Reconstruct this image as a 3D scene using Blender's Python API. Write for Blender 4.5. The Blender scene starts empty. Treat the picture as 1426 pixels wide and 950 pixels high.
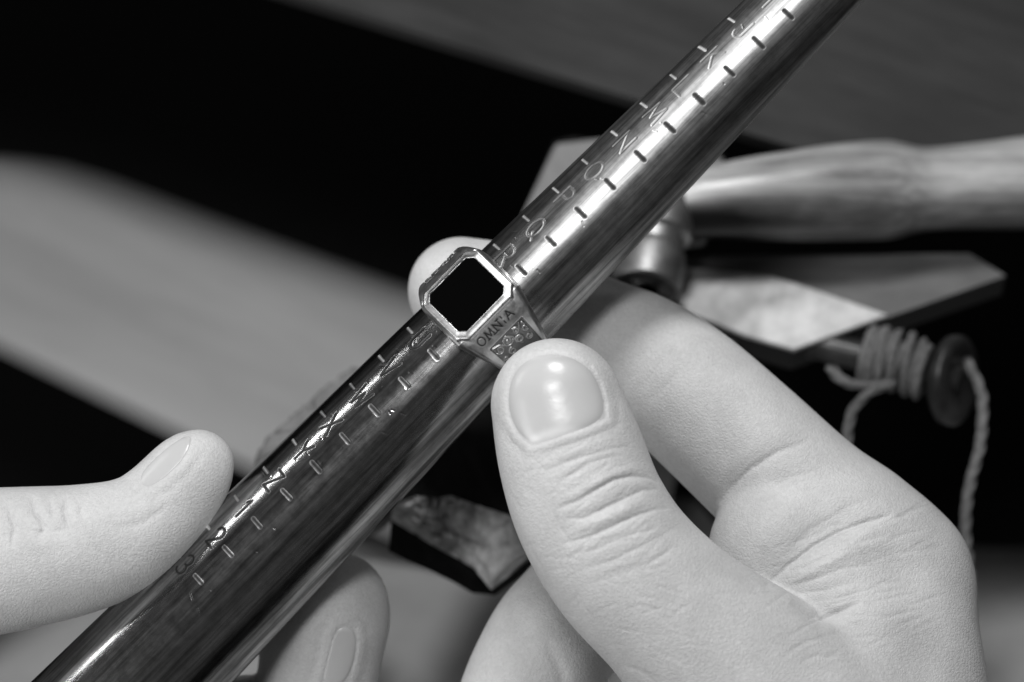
import bpy, math, random
import numpy as np
from mathutils import Vector, Matrix
from mathutils.bvhtree import BVHTree
import openvdb

random.seed(7); np.random.seed(7)
SC = bpy.context.scene
COL = SC.collection

# ------------------------------------------------------------------ scale and frame
S = 0.00013            # metres per photo pixel in the plane of the mandrel
D0 = 0.5               # metres from lens to mandrel
DP = D0 / S
TH = math.radians(55)  # camera looks down by this much
U = np.array([1.0, 0, 0]); V = np.array([0, math.sin(TH), math.cos(TH)]); W = np.array([0, -math.cos(TH), math.sin(TH)])
B = np.stack([U, V, W])            # rows: local axes (right, up, towards the lens)

def P(x, y, z=0.0):                # pixel + height over the mandrel plane -> local units
    k = 1 - z / DP
    return np.array([(x - 713) * k, (475 - y) * k, z])
def world(L): return (np.asarray(L, float) * S) @ B
def local(Wd): return (np.asarray(Wd, float) @ B.T) / S
def H(x, y, Z):                    # where the pixel's ray meets the level Z (metres)
    d = world([x - 713, 475 - y, 0]) - W * D0
    t = (Z - (W * D0)[2]) / d[2]
    return W * D0 + d * t
def proj(L):                       # local -> pixel
    k = 1 - L[:, 2] / DP
    return 713 + L[:, 0] / k, 475 - L[:, 1] / k

# ------------------------------------------------------------------ camera, world, lamps, exposure
cam = bpy.data.cameras.new('camera'); co = bpy.data.objects.new('camera', cam); COL.objects.link(co)
cam.sensor_width = 36; cam.lens = 36 * D0 / (1426 * S)
co.matrix_world = Matrix(((U[0], V[0], W[0], W[0] * D0), (U[1], V[1], W[1], W[1] * D0), (U[2], V[2], W[2], W[2] * D0), (0, 0, 0, 1)))
cam.clip_start = 0.02; cam.clip_end = 20
cam.dof.use_dof = True; cam.dof.focus_distance = D0 - 0.008; cam.dof.aperture_fstop = 9.0
SC.camera = co

wd = bpy.data.worlds.new('World'); SC.world = wd; wd.use_nodes = True
wd.node_tree.nodes['Background'].inputs[0].default_value = (0.5, 0.5, 0.5, 1)
wd.node_tree.nodes['Background'].inputs[1].default_value = 0.14

def lamp(name, L, target, size, power, size_y=None, shape='DISK'):
    l = bpy.data.lights.new(name, 'AREA'); l.energy = power; l.shape = shape; l.size = size
    if size_y: l.size_y = size_y
    o = bpy.data.objects.new(name, l); COL.objects.link(o)
    p = Vector(world(L)); t = Vector(world(target))
    o.location = p; o.rotation_euler = (t - p).to_track_quat('-Z', 'Y').to_euler()
    return o
def strip(name, A, C, target, width, power):       # a long lamp from A to C that faces the target
    A, C, T = (Vector(world(q_)) for q_ in (A, C, target))
    l = bpy.data.lights.new(name, 'AREA'); l.energy = power; l.shape = 'RECTANGLE'; l.size = (C - A).length; l.size_y = width
    o = bpy.data.objects.new(name, l); COL.objects.link(o); mid = (A + C) / 2
    x = (C - A).normalized(); z = mid - T; z = (z - x * z.dot(x)).normalized(); y = z.cross(x)
    o.matrix_world = Matrix(((x[0], y[0], z[0], mid[0]), (x[1], y[1], z[1], mid[1]), (x[2], y[2], z[2], mid[2]), (0, 0, 0, 1)))
    return o
_a = np.array([.701, .713, 0]); _p = np.array([.713, -.701, 0]); _w = np.array([0, 0, 1.])
def amp(m, back, up): return _a * (m - 162) + np.array([-29, 30, 0]) - _p * back + _w * up
strip('bench_tube_lamp', amp(1600, 1100, 3600), amp(620, 1500, 3450), (100, 100, 0), 0.07, 1.1)
strip('window_slit_light', amp(20, 3000, 420), amp(-1000, 3000, 700), (-200, -200, 0), 0.009, .15)
lamp('side_fill', (-3100, -900, 2300), (100, -50, 0), 0.26, 1.25, 0.26, 'RECTANGLE')  # added fill from the left, set where the mandrel won't mirror it
lamp('overhead_lamp', (60, 3450, 2150), (100, -100, 0), 0.11, 1.95)

SC.view_settings.view_transform = 'Standard'; SC.view_settings.look = 'None'
SC.view_settings.exposure = -0.05; SC.view_settings.gamma = 1.0
SC.view_settings.use_curve_mapping = False

# ------------------------------------------------------------------ helpers
def tag(o, label=None, cat=None, group=None, kind=None):
    if label: o['label'] = label
    if cat: o['category'] = cat
    if group: o['group'] = group
    if kind: o['kind'] = kind
    return o
def empty(name, L, label, cat, group=None):
    o = bpy.data.objects.new(name, None); COL.objects.link(o); o.location = Vector(world(L)); o.empty_display_size = .01
    return tag(o, label, cat, group)
def mesh(name, verts, faces, mat, parent=None, smooth=True, origin=None, is_world=False, attrs=None, uv=None):
    Wv = np.asarray(verts, float) if is_world else world(verts)
    if parent is not None:
        r = parent
        org = np.array(r.location) if r.parent is None else np.array(r.parent.location) + np.array(r.location)
    else:
        org = np.array([Wv[:, 0].mean(), Wv[:, 1].mean(), Wv[:, 2].min()]) if origin is None else np.asarray(origin)
    me = bpy.data.meshes.new(name)
    if isinstance(faces, np.ndarray):
        n = len(faces); kf = faces.shape[1]
        me.vertices.add(len(Wv)); me.vertices.foreach_set('co', (Wv - org).astype(np.float32).ravel())
        me.loops.add(n * kf); me.loops.foreach_set('vertex_index', faces.astype(np.int32).ravel())
        me.polygons.add(n); me.polygons.foreach_set('loop_start', np.arange(0, n * kf, kf, dtype=np.int32))
        me.update(calc_edges=True); me.validate()
    else:
        me.from_pydata((Wv - org).tolist(), [], faces)
    if smooth: me.polygons.foreach_set('use_smooth', np.ones(len(me.polygons), bool))
    for k, a in (attrs or {}).items():
        at = me.attributes.new(k, 'FLOAT', 'POINT'); at.data.foreach_set('value', np.asarray(a, np.float32))
    if mat: me.materials.append(mat)
    me.update()
    o = bpy.data.objects.new(name, me); COL.objects.link(o)
    if parent is not None: o.parent = parent
    else: o.location = org
    return o
def recalc(o):
    import bmesh
    bm = bmesh.new(); bm.from_mesh(o.data); bmesh.ops.recalc_face_normals(bm, faces=bm.faces); bm.to_mesh(o.data); bm.free(); o.data.update()
def bevel(o, w, seg=2):
    m = o.modifiers.new('bevel', 'BEVEL'); m.width = w; m.segments = seg; m.limit_method = 'ANGLE'; m.angle_limit = math.radians(30); return o
def grid_faces(nu, nv, wrap=False):
    i, j = np.meshgrid(np.arange(nu - 1), np.arange(nv if wrap else nv - 1), indexing='ij')
    j2 = (j + 1) % nv
    return np.stack([i * nv + j, (i + 1) * nv + j, (i + 1) * nv + j2, i * nv + j2], -1).reshape(-1, 4)
def smooth(a, b, x):
    t = np.clip((x - a) / (b - a), 0, 1); return t * t * (3 - 2 * t)
def catmull(pts, step=6.0):
    pts = np.asarray(pts, float); out = []
    q = np.vstack([2 * pts[0] - pts[1], pts, 2 * pts[-1] - pts[-2]])
    for i in range(1, len(q) - 2):
        p0, p1, p2, p3 = q[i - 1], q[i], q[i + 1], q[i + 2]
        n = max(2, int(np.linalg.norm((p2 - p1)[:3]) / step))
        for t in np.arange(n) / n:
            out.append(.5 * (2 * p1 + (p2 - p0) * t + (2 * p0 - 5 * p1 + 4 * p2 - p3) * t * t + (3 * p1 - p0 - 3 * p2 + p3) * t ** 3))
    out.append(pts[-1]); return np.array(out)
def tube_mesh(pts, rad, n=12, caps=True, wob=0.0):
    pts = np.asarray(pts, float); m = len(pts); rad = np.broadcast_to(np.asarray(rad, float), (m,))
    tg = np.gradient(pts, axis=0); tg /= np.linalg.norm(tg, axis=1, keepdims=True) + 1e-9
    ref = np.array([0.13, .2, 1.0]); nv = np.cross(tg[0], ref); nv /= np.linalg.norm(nv)
    vs = []
    for i in range(m):
        nv = nv - tg[i] * (nv @ tg[i]); nv /= np.linalg.norm(nv); bv = np.cross(tg[i], nv)
        for k in range(n):
            a = 2 * math.pi * k / n; r = rad[i] * (1 + wob * math.sin(a * 3 + i * .55))
            vs.append(pts[i] + r * (math.cos(a) * nv + math.sin(a) * bv))
    f = grid_faces(m, n, True).tolist()
    if caps: f += [list(range(n))[::-1], [(m - 1) * n + k for k in range(n)]]
    return np.array(vs), f
def seg_dist(px, py, a, b):
    ax, ay = a; bx, by = b; dx, dy = bx - ax, by - ay
    t = np.clip(((px - ax) * dx + (py - ay) * dy) / (dx * dx + dy * dy + 1e-9), 0, 1)
    return np.hypot(px - ax - t * dx, py - ay - t * dy), t
def poly_dist(px, py, pts, closed=False):
    pts = list(pts); pts = pts + [pts[0]] if closed else pts
    best = np.full(px.shape, 1e9); tt = np.zeros(px.shape); L = np.cumsum([0] + [math.dist(pts[i], pts[i + 1]) for i in range(len(pts) - 1)])
    for i in range(len(pts) - 1):
        d, t = seg_dist(px, py, pts[i], pts[i + 1]); mk = d < best
        best[mk] = d[mk]; tt[mk] = (L[i] + t[mk] * (L[i + 1] - L[i])) / L[-1]
    return best, tt
def inside(px, py, poly):
    c = np.zeros(px.shape, bool); n = len(poly)
    for i in range(n):
        x1, y1 = poly[i]; x2, y2 = poly[(i + 1) % n]
        if y1 == y2: continue
        c ^= ((y1 > py) != (y2 > py)) & (px < (x2 - x1) * (py - y1) / (y2 - y1) + x1)
    return c

# ------------------------------------------------------------------ materials
def mat(name, color=0.5, rough=0.5, metal=0.0, spec=0.5):
    m = bpy.data.materials.new(name); m.use_nodes = True
    b = m.node_tree.nodes['Principled BSDF']
    b.inputs['Base Color'].default_value = (color, color, color, 1); b.inputs['Roughness'].default_value = rough
    b.inputs['Metallic'].default_value = metal; b.inputs['Specular IOR Level'].default_value = spec
    return m, m.node_tree.nodes, m.node_tree.links, b
def ramp(N, stops):
    r = N.new('ShaderNodeValToRGB'); e = r.color_ramp.elements
    while len(e) < len(stops): e.new(.5)
    for el, (p, c) in zip(e, stops): el.position = p; el.color = (c, c, c, 1)
    return r
def noise_node(N, Lk, scale, detail=6, rough=.6, vec=None, stretch=None, rot=None):
    t = N.new('ShaderNodeTexNoise'); t.inputs['Scale'].default_value = scale; t.inputs['Detail'].default_value = detail; t.inputs['Roughness'].default_value = rough
    if vec is None: vec = N.new('ShaderNodeTexCoord').outputs['Object']
    if stretch or rot:
        mp = N.new('ShaderNodeMapping'); mp.vector_type = 'POINT'
        if stretch: mp.inputs['Scale'].default_value = stretch
        if rot:
            mr = N.new('ShaderNodeMapping'); mr.inputs['Rotation'].default_value = rot; Lk.new(vec, mr.inputs[0]); vec = mr.outputs[0]
        Lk.new(vec, mp.inputs[0]); vec = mp.outputs[0]
    Lk.new(vec, t.inputs['Vector']); return t
def bump(N, Lk, b, src, dist, strength=1.0, prev=None):
    n = N.new('ShaderNodeBump'); n.inputs['Distance'].default_value = dist; n.inputs['Strength'].default_value = strength
    Lk.new(src, n.inputs['Height'])
    if prev is not None: Lk.new(prev.outputs[0], n.inputs['Normal'])
    Lk.new(n.outputs[0], b.inputs['Normal']); return n
def math_node(N, Lk, op, a, b):
    n = N.new('ShaderNodeMath'); n.operation = op
    for i, v in enumerate((a, b)):
        if isinstance(v, (int, float)): n.inputs[i].default_value = v
        else: Lk.new(v, n.inputs[i])
    return n

def wood(name, dark, light, scale=60, stretch=(1, 8, 8), rot=(0, 0, 0), rough=.55, bd=.0002):
    m, N, Lk, b = mat(name, .3, rough)
    t = noise_node(N, Lk, scale, 8, .65, None, stretch, rot)
    t2 = noise_node(N, Lk, scale * .35, 5, .6)
    mx = math_node(N, Lk, 'ADD', math_node(N, Lk, 'MULTIPLY', t.outputs[0], .65).outputs[0], math_node(N, Lk, 'MULTIPLY', t2.outputs[0], .35).outputs[0])
    r = ramp(N, [(.38, dark), (.5, (dark + light) / 2), (.62, light)]); Lk.new(mx.outputs[0], r.inputs[0]); Lk.new(r.outputs[0], b.inputs['Base Color'])
    bump(N, Lk, b, mx.outputs[0], bd, .6); return m

M = {}
# skin
m, N, Lk, b = mat('skin', .5, .48, 0, .4)
b.inputs['Subsurface Weight'].default_value = .12; b.inputs['Subsurface Radius'].default_value = (1, 1, 1); b.inputs['Subsurface Scale'].default_value = .0007
n1 = noise_node(N, Lk, 110, 6, .65); n2 = noise_node(N, Lk, 1400, 4, .7)
mx = math_node(N, Lk, 'ADD', math_node(N, Lk, 'MULTIPLY', n1.outputs[0], .55).outputs[0], math_node(N, Lk, 'MULTIPLY', n2.outputs[0], .45).outputs[0])
r = ramp(N, [(.3, .47), (.7, .66)]); Lk.new(mx.outputs[0], r.inputs[0]); Lk.new(r.outputs[0], b.inputs['Base Color'])
vo = N.new('ShaderNodeTexVoronoi'); vo.feature = 'DISTANCE_TO_EDGE'; vo.inputs['Scale'].default_value = 1500
tc = N.new('ShaderNodeTexCoord'); nz = noise_node(N, Lk, 700, 3, .6); 
add = N.new('ShaderNodeVectorMath'); add.operation = 'MULTIPLY_ADD'; Lk.new(nz.outputs[1], add.inputs[0]); add.inputs[1].default_value = (.0012, .0012, .0012); Lk.new(tc.outputs['Object'], add.inputs[2])
Lk.new(add.outputs[0], vo.inputs['Vector'])
rv = ramp(N, [(0, 0), (.25, 1)]); Lk.new(vo.outputs['Distance'], rv.inputs[0])
bp = bump(N, Lk, b, rv.outputs[0], .00007, .6)
nb = noise_node(N, Lk, 1900, 6, .75); bump(N, Lk, b, nb.outputs[0], .00011, .7, bp)
M['skin'] = m
# nail
m, N, Lk, b = mat('nail', .5, .27, 0, .5)
b.inputs['Subsurface Weight'].default_value = .3; b.inputs['Subsurface Radius'].default_value = (1, 1, 1); b.inputs['Subsurface Scale'].default_value = .001
at = N.new('ShaderNodeAttribute'); at.attribute_name = 'tone'
r = ramp(N, [(0, .42), (.5, .54), (1, .68)]); Lk.new(at.outputs['Fac'], r.inputs[0]); Lk.new(r.outputs[0], b.inputs['Base Color'])
nb = noise_node(N, Lk, 500, 4, .6); bump(N, Lk, b, nb.outputs[0], .00008, .5)
M['nail'] = m
# mandrel steel
m, N, Lk, b = mat('steel', .45, .2, 1.0)
am = N.new('ShaderNodeAttribute'); am.attribute_name = 'along'; ar = N.new('ShaderNodeAttribute'); ar.attribute_name = 'arc'
cb = N.new('ShaderNodeCombineXYZ'); Lk.new(am.outputs['Fac'], cb.inputs[0]); Lk.new(ar.outputs['Fac'], cb.inputs[1])
st = noise_node(N, Lk, 1.0, 6, .65, cb.outputs[0], (.004, .09, 1)); sp = noise_node(N, Lk, 1.0, 6, .7, cb.outputs[0], (.05, .05, 1)); fn = noise_node(N, Lk, 1.0, 3, .7, cb.outputs[0], (.02, .9, 1))
rc = ramp(N, [(.34, .14), (.5, .33), (.64, .52)]); Lk.new(st.outputs[0], rc.inputs[0])  # streaks along the shaft put uneven reflections into the base colour
rs = ramp(N, [(.3, .6), (.55, 1.0)]); Lk.new(sp.outputs[0], rs.inputs[0])
mu = N.new('ShaderNodeMix'); mu.data_type = 'RGBA'; mu.blend_type = 'MULTIPLY'; mu.inputs[0].default_value = .6; Lk.new(rc.outputs[0], mu.inputs[6]); Lk.new(rs.outputs[0], mu.inputs[7])
gd = N.new('ShaderNodeAttribute'); gd.attribute_name = 'dirt'; gc = N.new('ShaderNodeAttribute'); gc.attribute_name = 'cut'
m2 = N.new('ShaderNodeMix'); m2.data_type = 'RGBA'; Lk.new(gd.outputs['Fac'], m2.inputs[0]); Lk.new(mu.outputs[2], m2.inputs[6]); m2.inputs[7].default_value = (.03, .03, .03, 1)
m3 = N.new('ShaderNodeMix'); m3.data_type = 'RGBA'; Lk.new(gc.outputs['Fac'], m3.inputs[0]); Lk.new(m2.outputs[2], m3.inputs[6]); m3.inputs[7].default_value = (.8, .8, .8, 1); Lk.new(m3.outputs[2], b.inputs['Base Color'])
up = N.new('ShaderNodeMapRange'); up.inputs[1].default_value = 60; up.inputs[2].default_value = 420; up.inputs[3].default_value = .19; up.inputs[4].default_value = .38; Lk.new(am.outputs['Fac'], up.inputs[0])
rr = math_node(N, Lk, 'MULTIPLY_ADD', sp.outputs[0], .12); Lk.new(up.outputs[0], rr.inputs[2]); rr2 = math_node(N, Lk, 'SUBTRACT', rr.outputs[0], .06); rr3 = math_node(N, Lk, 'MULTIPLY_ADD', gc.outputs['Fac'], .55); Lk.new(rr2.outputs[0], rr3.inputs[2]); rr4 = math_node(N, Lk, 'MULTIPLY_ADD', gd.outputs['Fac'], .3); Lk.new(rr3.outputs[0], rr4.inputs[2]); Lk.new(rr4.outputs[0], b.inputs['Roughness'])
b1 = bump(N, Lk, b, fn.outputs[0], .00001, .5); bump(N, Lk, b, st.outputs[0], .00005, .3, b1)
M['steel'] = m
# ring silver with oxidised recesses
m, N, Lk, b = mat('silver', .7, .25, 1.0)
at = N.new('ShaderNodeAttribute'); at.attribute_name = 'patina'; nn = noise_node(N, Lk, 900, 5, .65)
r1 = ramp(N, [(.3, .5), (.7, .68)]); Lk.new(nn.outputs[0], r1.inputs[0])
mu = N.new('ShaderNodeMix'); mu.data_type = 'RGBA'; Lk.new(at.outputs['Fac'], mu.inputs[0]); Lk.new(r1.outputs[0], mu.inputs[6]); mu.inputs[7].default_value = (.05, .05, .05, 1); Lk.new(mu.outputs[2], b.inputs['Base Color'])
r2 = ramp(N, [(.3, .30), (.7, .45)]); Lk.new(nn.outputs[0], r2.inputs[0]); Lk.new(r2.outputs[0], b.inputs['Roughness'])
bump(N, Lk, b, nn.outputs[0], .00002, .5)
M['silver'] = m
M['onyx'] = mat('onyx', .002, .05, 0, .006)[0]
M['bench'] = wood('bench wood', .002, .024, 60, (.35, 2.2, 2), (0, 0, .45), .6, .0004)
M['edge'] = wood('bench edge wood', .008, .016, 40, (1, 1, 1), (0, 0, 0), .7)
def dull(m): m.node_tree.nodes['Principled BSDF'].inputs['Specular IOR Level'].default_value = .06
M['pin'] = wood('stained pin wood', .004, .014, 70, (1, 3, 3), (0, 0, 1.2), .75)
dull(M['pin'])
M['pinend'] = wood('worn raw wood', .11, .62, 160, (1, 1, 1), (0, 0, 0), .6, .0006)
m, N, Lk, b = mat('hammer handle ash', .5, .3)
t1 = noise_node(N, Lk, 75, 8, .65, None, (.12, 5, 5)); t2 = noise_node(N, Lk, 60, 6, .65, None, (.5, 1.3, 1.3)); at = N.new('ShaderNodeAttribute'); at.attribute_name = 'painted_shade'
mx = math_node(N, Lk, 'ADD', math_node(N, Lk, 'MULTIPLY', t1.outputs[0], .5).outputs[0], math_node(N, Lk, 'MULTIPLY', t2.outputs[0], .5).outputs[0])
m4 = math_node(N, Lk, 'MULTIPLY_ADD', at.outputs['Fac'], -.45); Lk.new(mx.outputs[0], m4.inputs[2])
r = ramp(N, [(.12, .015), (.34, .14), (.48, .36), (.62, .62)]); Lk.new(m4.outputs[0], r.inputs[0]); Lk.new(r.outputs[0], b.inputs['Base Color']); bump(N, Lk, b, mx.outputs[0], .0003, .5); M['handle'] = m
M['plank'] = wood('pale plank', .20, .28, 14, (.5, 3, 3), (0, 0, .5), .6)
M['plate'] = wood('scuffed pale plate', .34, .72, 160, (1, 1, 1), (0, 0, 0), .5, .0003)
M['board'] = wood('dark board', .09, .16, 60, (1, 4, 4), (0, 0, 0), .55)
M['flange'] = wood('dark turned wood', .008, .06, 120, (1, 1, 1), (0, 0, 0), .35)
M['apron'] = wood('pale leather', .26, .33, 30, (1, 1, 1), (0, 0, 0), .7)
M['block'] = wood('planed block', .13, .2, 50, (1, 4, 4), (0, 0, 1.1), .6)
M['floor'] = mat('dark floor', .008, .9, 0, .1)[0]
m, N, Lk, b = mat('hammer steel', .42, .5, 1.0); nn = noise_node(N, Lk, 300, 6, .65); r = ramp(N, [(.3, .22), (.7, .46)]); Lk.new(nn.outputs[0], r.inputs[0]); Lk.new(r.outputs[0], b.inputs['Base Color']); M['hsteel'] = m
M['hface'] = mat('hammer face steel', .10, .35, 1.0)[0]
m, N, Lk, b = mat('cotton string', .2, .8, 0, .2); nn = noise_node(N, Lk, 900, 4, .7); r = ramp(N, [(.3, .14), (.7, .32)]); Lk.new(nn.outputs[0], r.inputs[0]); Lk.new(r.outputs[0], b.inputs['Base Color']); bump(N, Lk, b, nn.outputs[0], .0002, .7); M['string'] = m

# ------------------------------------------------------------------ the setting
def slab(name, pix, Z, thick, mt, bev=.0015, parent=None, side=None):
    top = [H(x, y, Z) for x, y in pix]; n = len(top)
    bot = [np.array([p[0], p[1], Z - thick]) for p in top]
    f = [list(range(n)), list(range(n, 2 * n))[::-1]] + [[i, n + i, n + (i + 1) % n, (i + 1) % n] for i in range(n)]
    o = mesh(name, np.array(top + bot), f, mt, parent, False, is_world=True); recalc(o)
    if side:
        o.data.materials.append(side)
        for p_ in o.data.polygons: p_.material_index = 0 if p_.normal.z > .7 else 1
    if bev: bevel(o, bev)
    return o
ZB = -0.052
Zf = -0.26
fl = mesh('floor', np.array([[-3, -3, Zf], [3, -3, Zf], [3, 3, Zf], [-3, 3, Zf]]), [[0, 1, 2, 3]], M['floor'], None, False, is_world=True); tag(fl, kind='structure')

bench = slab('workbench', [(-1200, -495), (430, 0), (890, 140), (1105, 205), (1230, 244), (1500, 320), (1900, 400), (2600, -900), (-1200, -1000)], ZB, .003, M['bench'], 0, None, M['edge'])
tag(bench, 'dark worn wooden workbench top behind the steel mandrel', 'workbench')
# pale plank leaning lower down on the left
lowp = np.array([(-700, 165), (-300, 340), (0, 468), (330, 628), (480, 700), (900, 880)], float); topp = np.array([(-700, 90), (-100, 184), (0, 190), (60, 199), (125, 219), (300, 287), (600, 398), (950, 520)], float)
def along(pl_, n):
    c = np.concatenate([[0], np.cumsum(np.hypot(*np.diff(pl_, axis=0).T))]); c /= c[-1]; t = np.linspace(0, 1, n); return np.stack([np.interp(t, c, pl_[:, 0]), np.interp(t, c, pl_[:, 1])], 1)
lo_, hi_ = along(lowp, 90), along(topp, 90); hi_[:, 1] += 92; vs = []
for k in range(90):
    a_, b_ = H(*lo_[k], -.132), H(*hi_[k], -.132); d_ = (b_ - a_) / np.linalg.norm(b_ - a_)
    vs.append(a_ - d_ * .001 - np.array([0, 0, .007])); vs.append(a_ - d_ * .001 - np.array([0, 0, .001]))
    for t in np.linspace(0, 1, 14): vs.append(a_ + (b_ - a_) * t)
    for g in np.radians(np.linspace(4, 88, 24)): vs.append(b_ + d_ * .03 * math.sin(g) - np.array([0, 0, .03 * (1 - math.cos(g))]))  # far edge rolled down to imitate a soft shadow edge
pl = mesh('plank', np.array(vs), grid_faces(90, 40), M['plank'], None, True, is_world=True)
tag(pl, 'broad pale plank crossing the left side below the bench edge, out of focus', 'plank')
# leather apron at the bottom
def apron():
    xs = np.linspace(-700, 2200, 60); ys = np.linspace(0, 1, 24); vs = []
    for x in xs:
        y0 = 700 if x > 300 else 700 + (300 - x) * .62
        y0 = min(y0, 905)
        if x > 1000: y0 = 770
        for t in ys:
            y = y0 + t * 1500
            p = H(x, y, -.128 - .05 * math.exp(-t * 16)); p = p + np.array([0, 0, .002 * math.sin(x * .012 + t * 5)]); vs.append(p)
    return mesh('leather_apron', np.array(vs), grid_faces(60, 24), M['apron'], None, True, is_world=True)
ap = apron(); md = ap.modifiers.new('solid', 'SOLIDIFY'); md.thickness = .002
tag(ap, 'pale leather bench apron spread below the hands', 'apron')

# ------------------------------------------------------------------ bench pin
def pin():
    root = empty('bench_pin', P(650, 760, -330), 'dark stained wooden bench pin with a worn pale end below the mandrel', 'bench pin')
    A = [(548, 702), (580, 690), (606, 693), (628, 690), (665, 703), (705, 716), (748, 735)]
    Bm = [(545, 724), (575, 742), (603, 760), (632, 775), (660, 792), (684, 822), (750, 770)]
    Cm = [(541, 768), (575, 785), (603, 797), (632, 811), (658, 826), (690, 829), (752, 785)]
    topf = [H(x, y, -.05) for x, y in A]
    mid = [H(x, y, -.058) * 1 for x, y in Bm]; bot = [H(x, y, -.066) for x, y in Cm]
    back = [H(x, y, -.05) for x, y in [(772, 196), (800, 190), (840, 196), (880, 200), (920, 204), (960, 209), (1010, 216)]]
    n = len(A)
    # body: top surface, lower face, underside
    vs = np.array(back + topf + mid + bot + [np.array([p[0], p[1], -.08]) for p in back])
    f = []
    for i in range(n - 1):
        f.append([i, n + i, n + i + 1, i + 1]); f.append([2 * n + i, 3 * n + i, 3 * n + i + 1, 2 * n + i + 1]); f.append([3 * n + i, 4 * n + i, 4 * n + i + 1, 3 * n + i + 1])
    f += [[0, 4 * n, 3 * n, 2 * n, n], [n - 1, 2 * n - 1, 3 * n - 1, 4 * n - 1, 5 * n - 1]]
    o = mesh('pin_body', vs, f, M['pin'], root, False, is_world=True)
    # worn end, subdivided and chipped
    nu, nt = 90, 36; vs = []
    tf, mf = np.array(topf), np.array(mid)
    rng = np.random.RandomState(3); h = rng.randn(nu, nt)
    for _ in range(5): h = (h + np.roll(h, 1, 0) + np.roll(h, -1, 0) + np.roll(h, 1, 1) + np.roll(h, -1, 1)) / 5
    h = h / h.std()
    for i in range(nu):
        s = i / (nu - 1) * (n - 1); k = min(int(s), n - 2); fr = s - k
        a = tf[k] * (1 - fr) + tf[k + 1] * fr; c = mf[k] * (1 - fr) + mf[k + 1] * fr
        for j in range(nt):
            t = j / (nt - 1); p = a * (1 - t) + c * t
            bulge = math.sin(math.pi * t) * .0012 + h[i, j] * .00028
            nk = math.exp(-((i - 26) / 2.5) ** 2) * math.exp(-(t / .45) ** 2) * .0022 + math.exp(-((i - 33) / 1.5) ** 2) * math.exp(-(t / .3) ** 2) * .0018
            ln = math.exp(-((i - 58) / 1.2) ** 2) * .0006 + math.exp(-((t - .62) / .03) ** 2) * .0006 * (20 < i < 62)
            p = p + np.array([0, -.6, .8]) * (bulge - nk - ln); vs.append(p)
    mesh('worn_end', np.array(vs), grid_faces(nu, nt), M['pinend'], root, True, is_world=True)
    fb = slab('block', [(773, 197), (835, 190), (900, 200), (1010, 216), (985, 330), (690, 372)], -.0475, .004, M['block'], .0012, root)
    # chewed edge of the other prong, showing left of the mandrel
    edge = [(352, 655), (356, 632), (368, 612), (384, 598), (402, 586), (414, 570), (428, 562), (440, 548), (470, 524), (500, 505), (560, 540), (590, 640), (520, 690), (430, 700)]
    rng = np.random.RandomState(8); dense = []
    for k in range(len(edge)):
        p, q_ = np.array(edge[k], float), np.array(edge[(k + 1) % len(edge)], float)
        for t in np.arange(6) / 6: dense.append(p + (q_ - p) * t + rng.randn(2) * 1.3)
    nd = len(dense); cen = np.mean(dense, 0); rows = []
    for sc_, dz in ((.02, .0015), (.5, .001), (.8, .0012), (.93, .0006), (1.0, -.002), (1.0, -.008), (.9, -.018)):
        for p in dense: rows.append(H(*(cen + (p - cen) * sc_), -.051) + np.array([0, 0, dz + rng.randn() * .00025]))
    mesh('worn_prong', np.array(rows), grid_faces(7, nd, True), M['block'], root, True, is_world=True)
    return root
pin()

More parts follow.
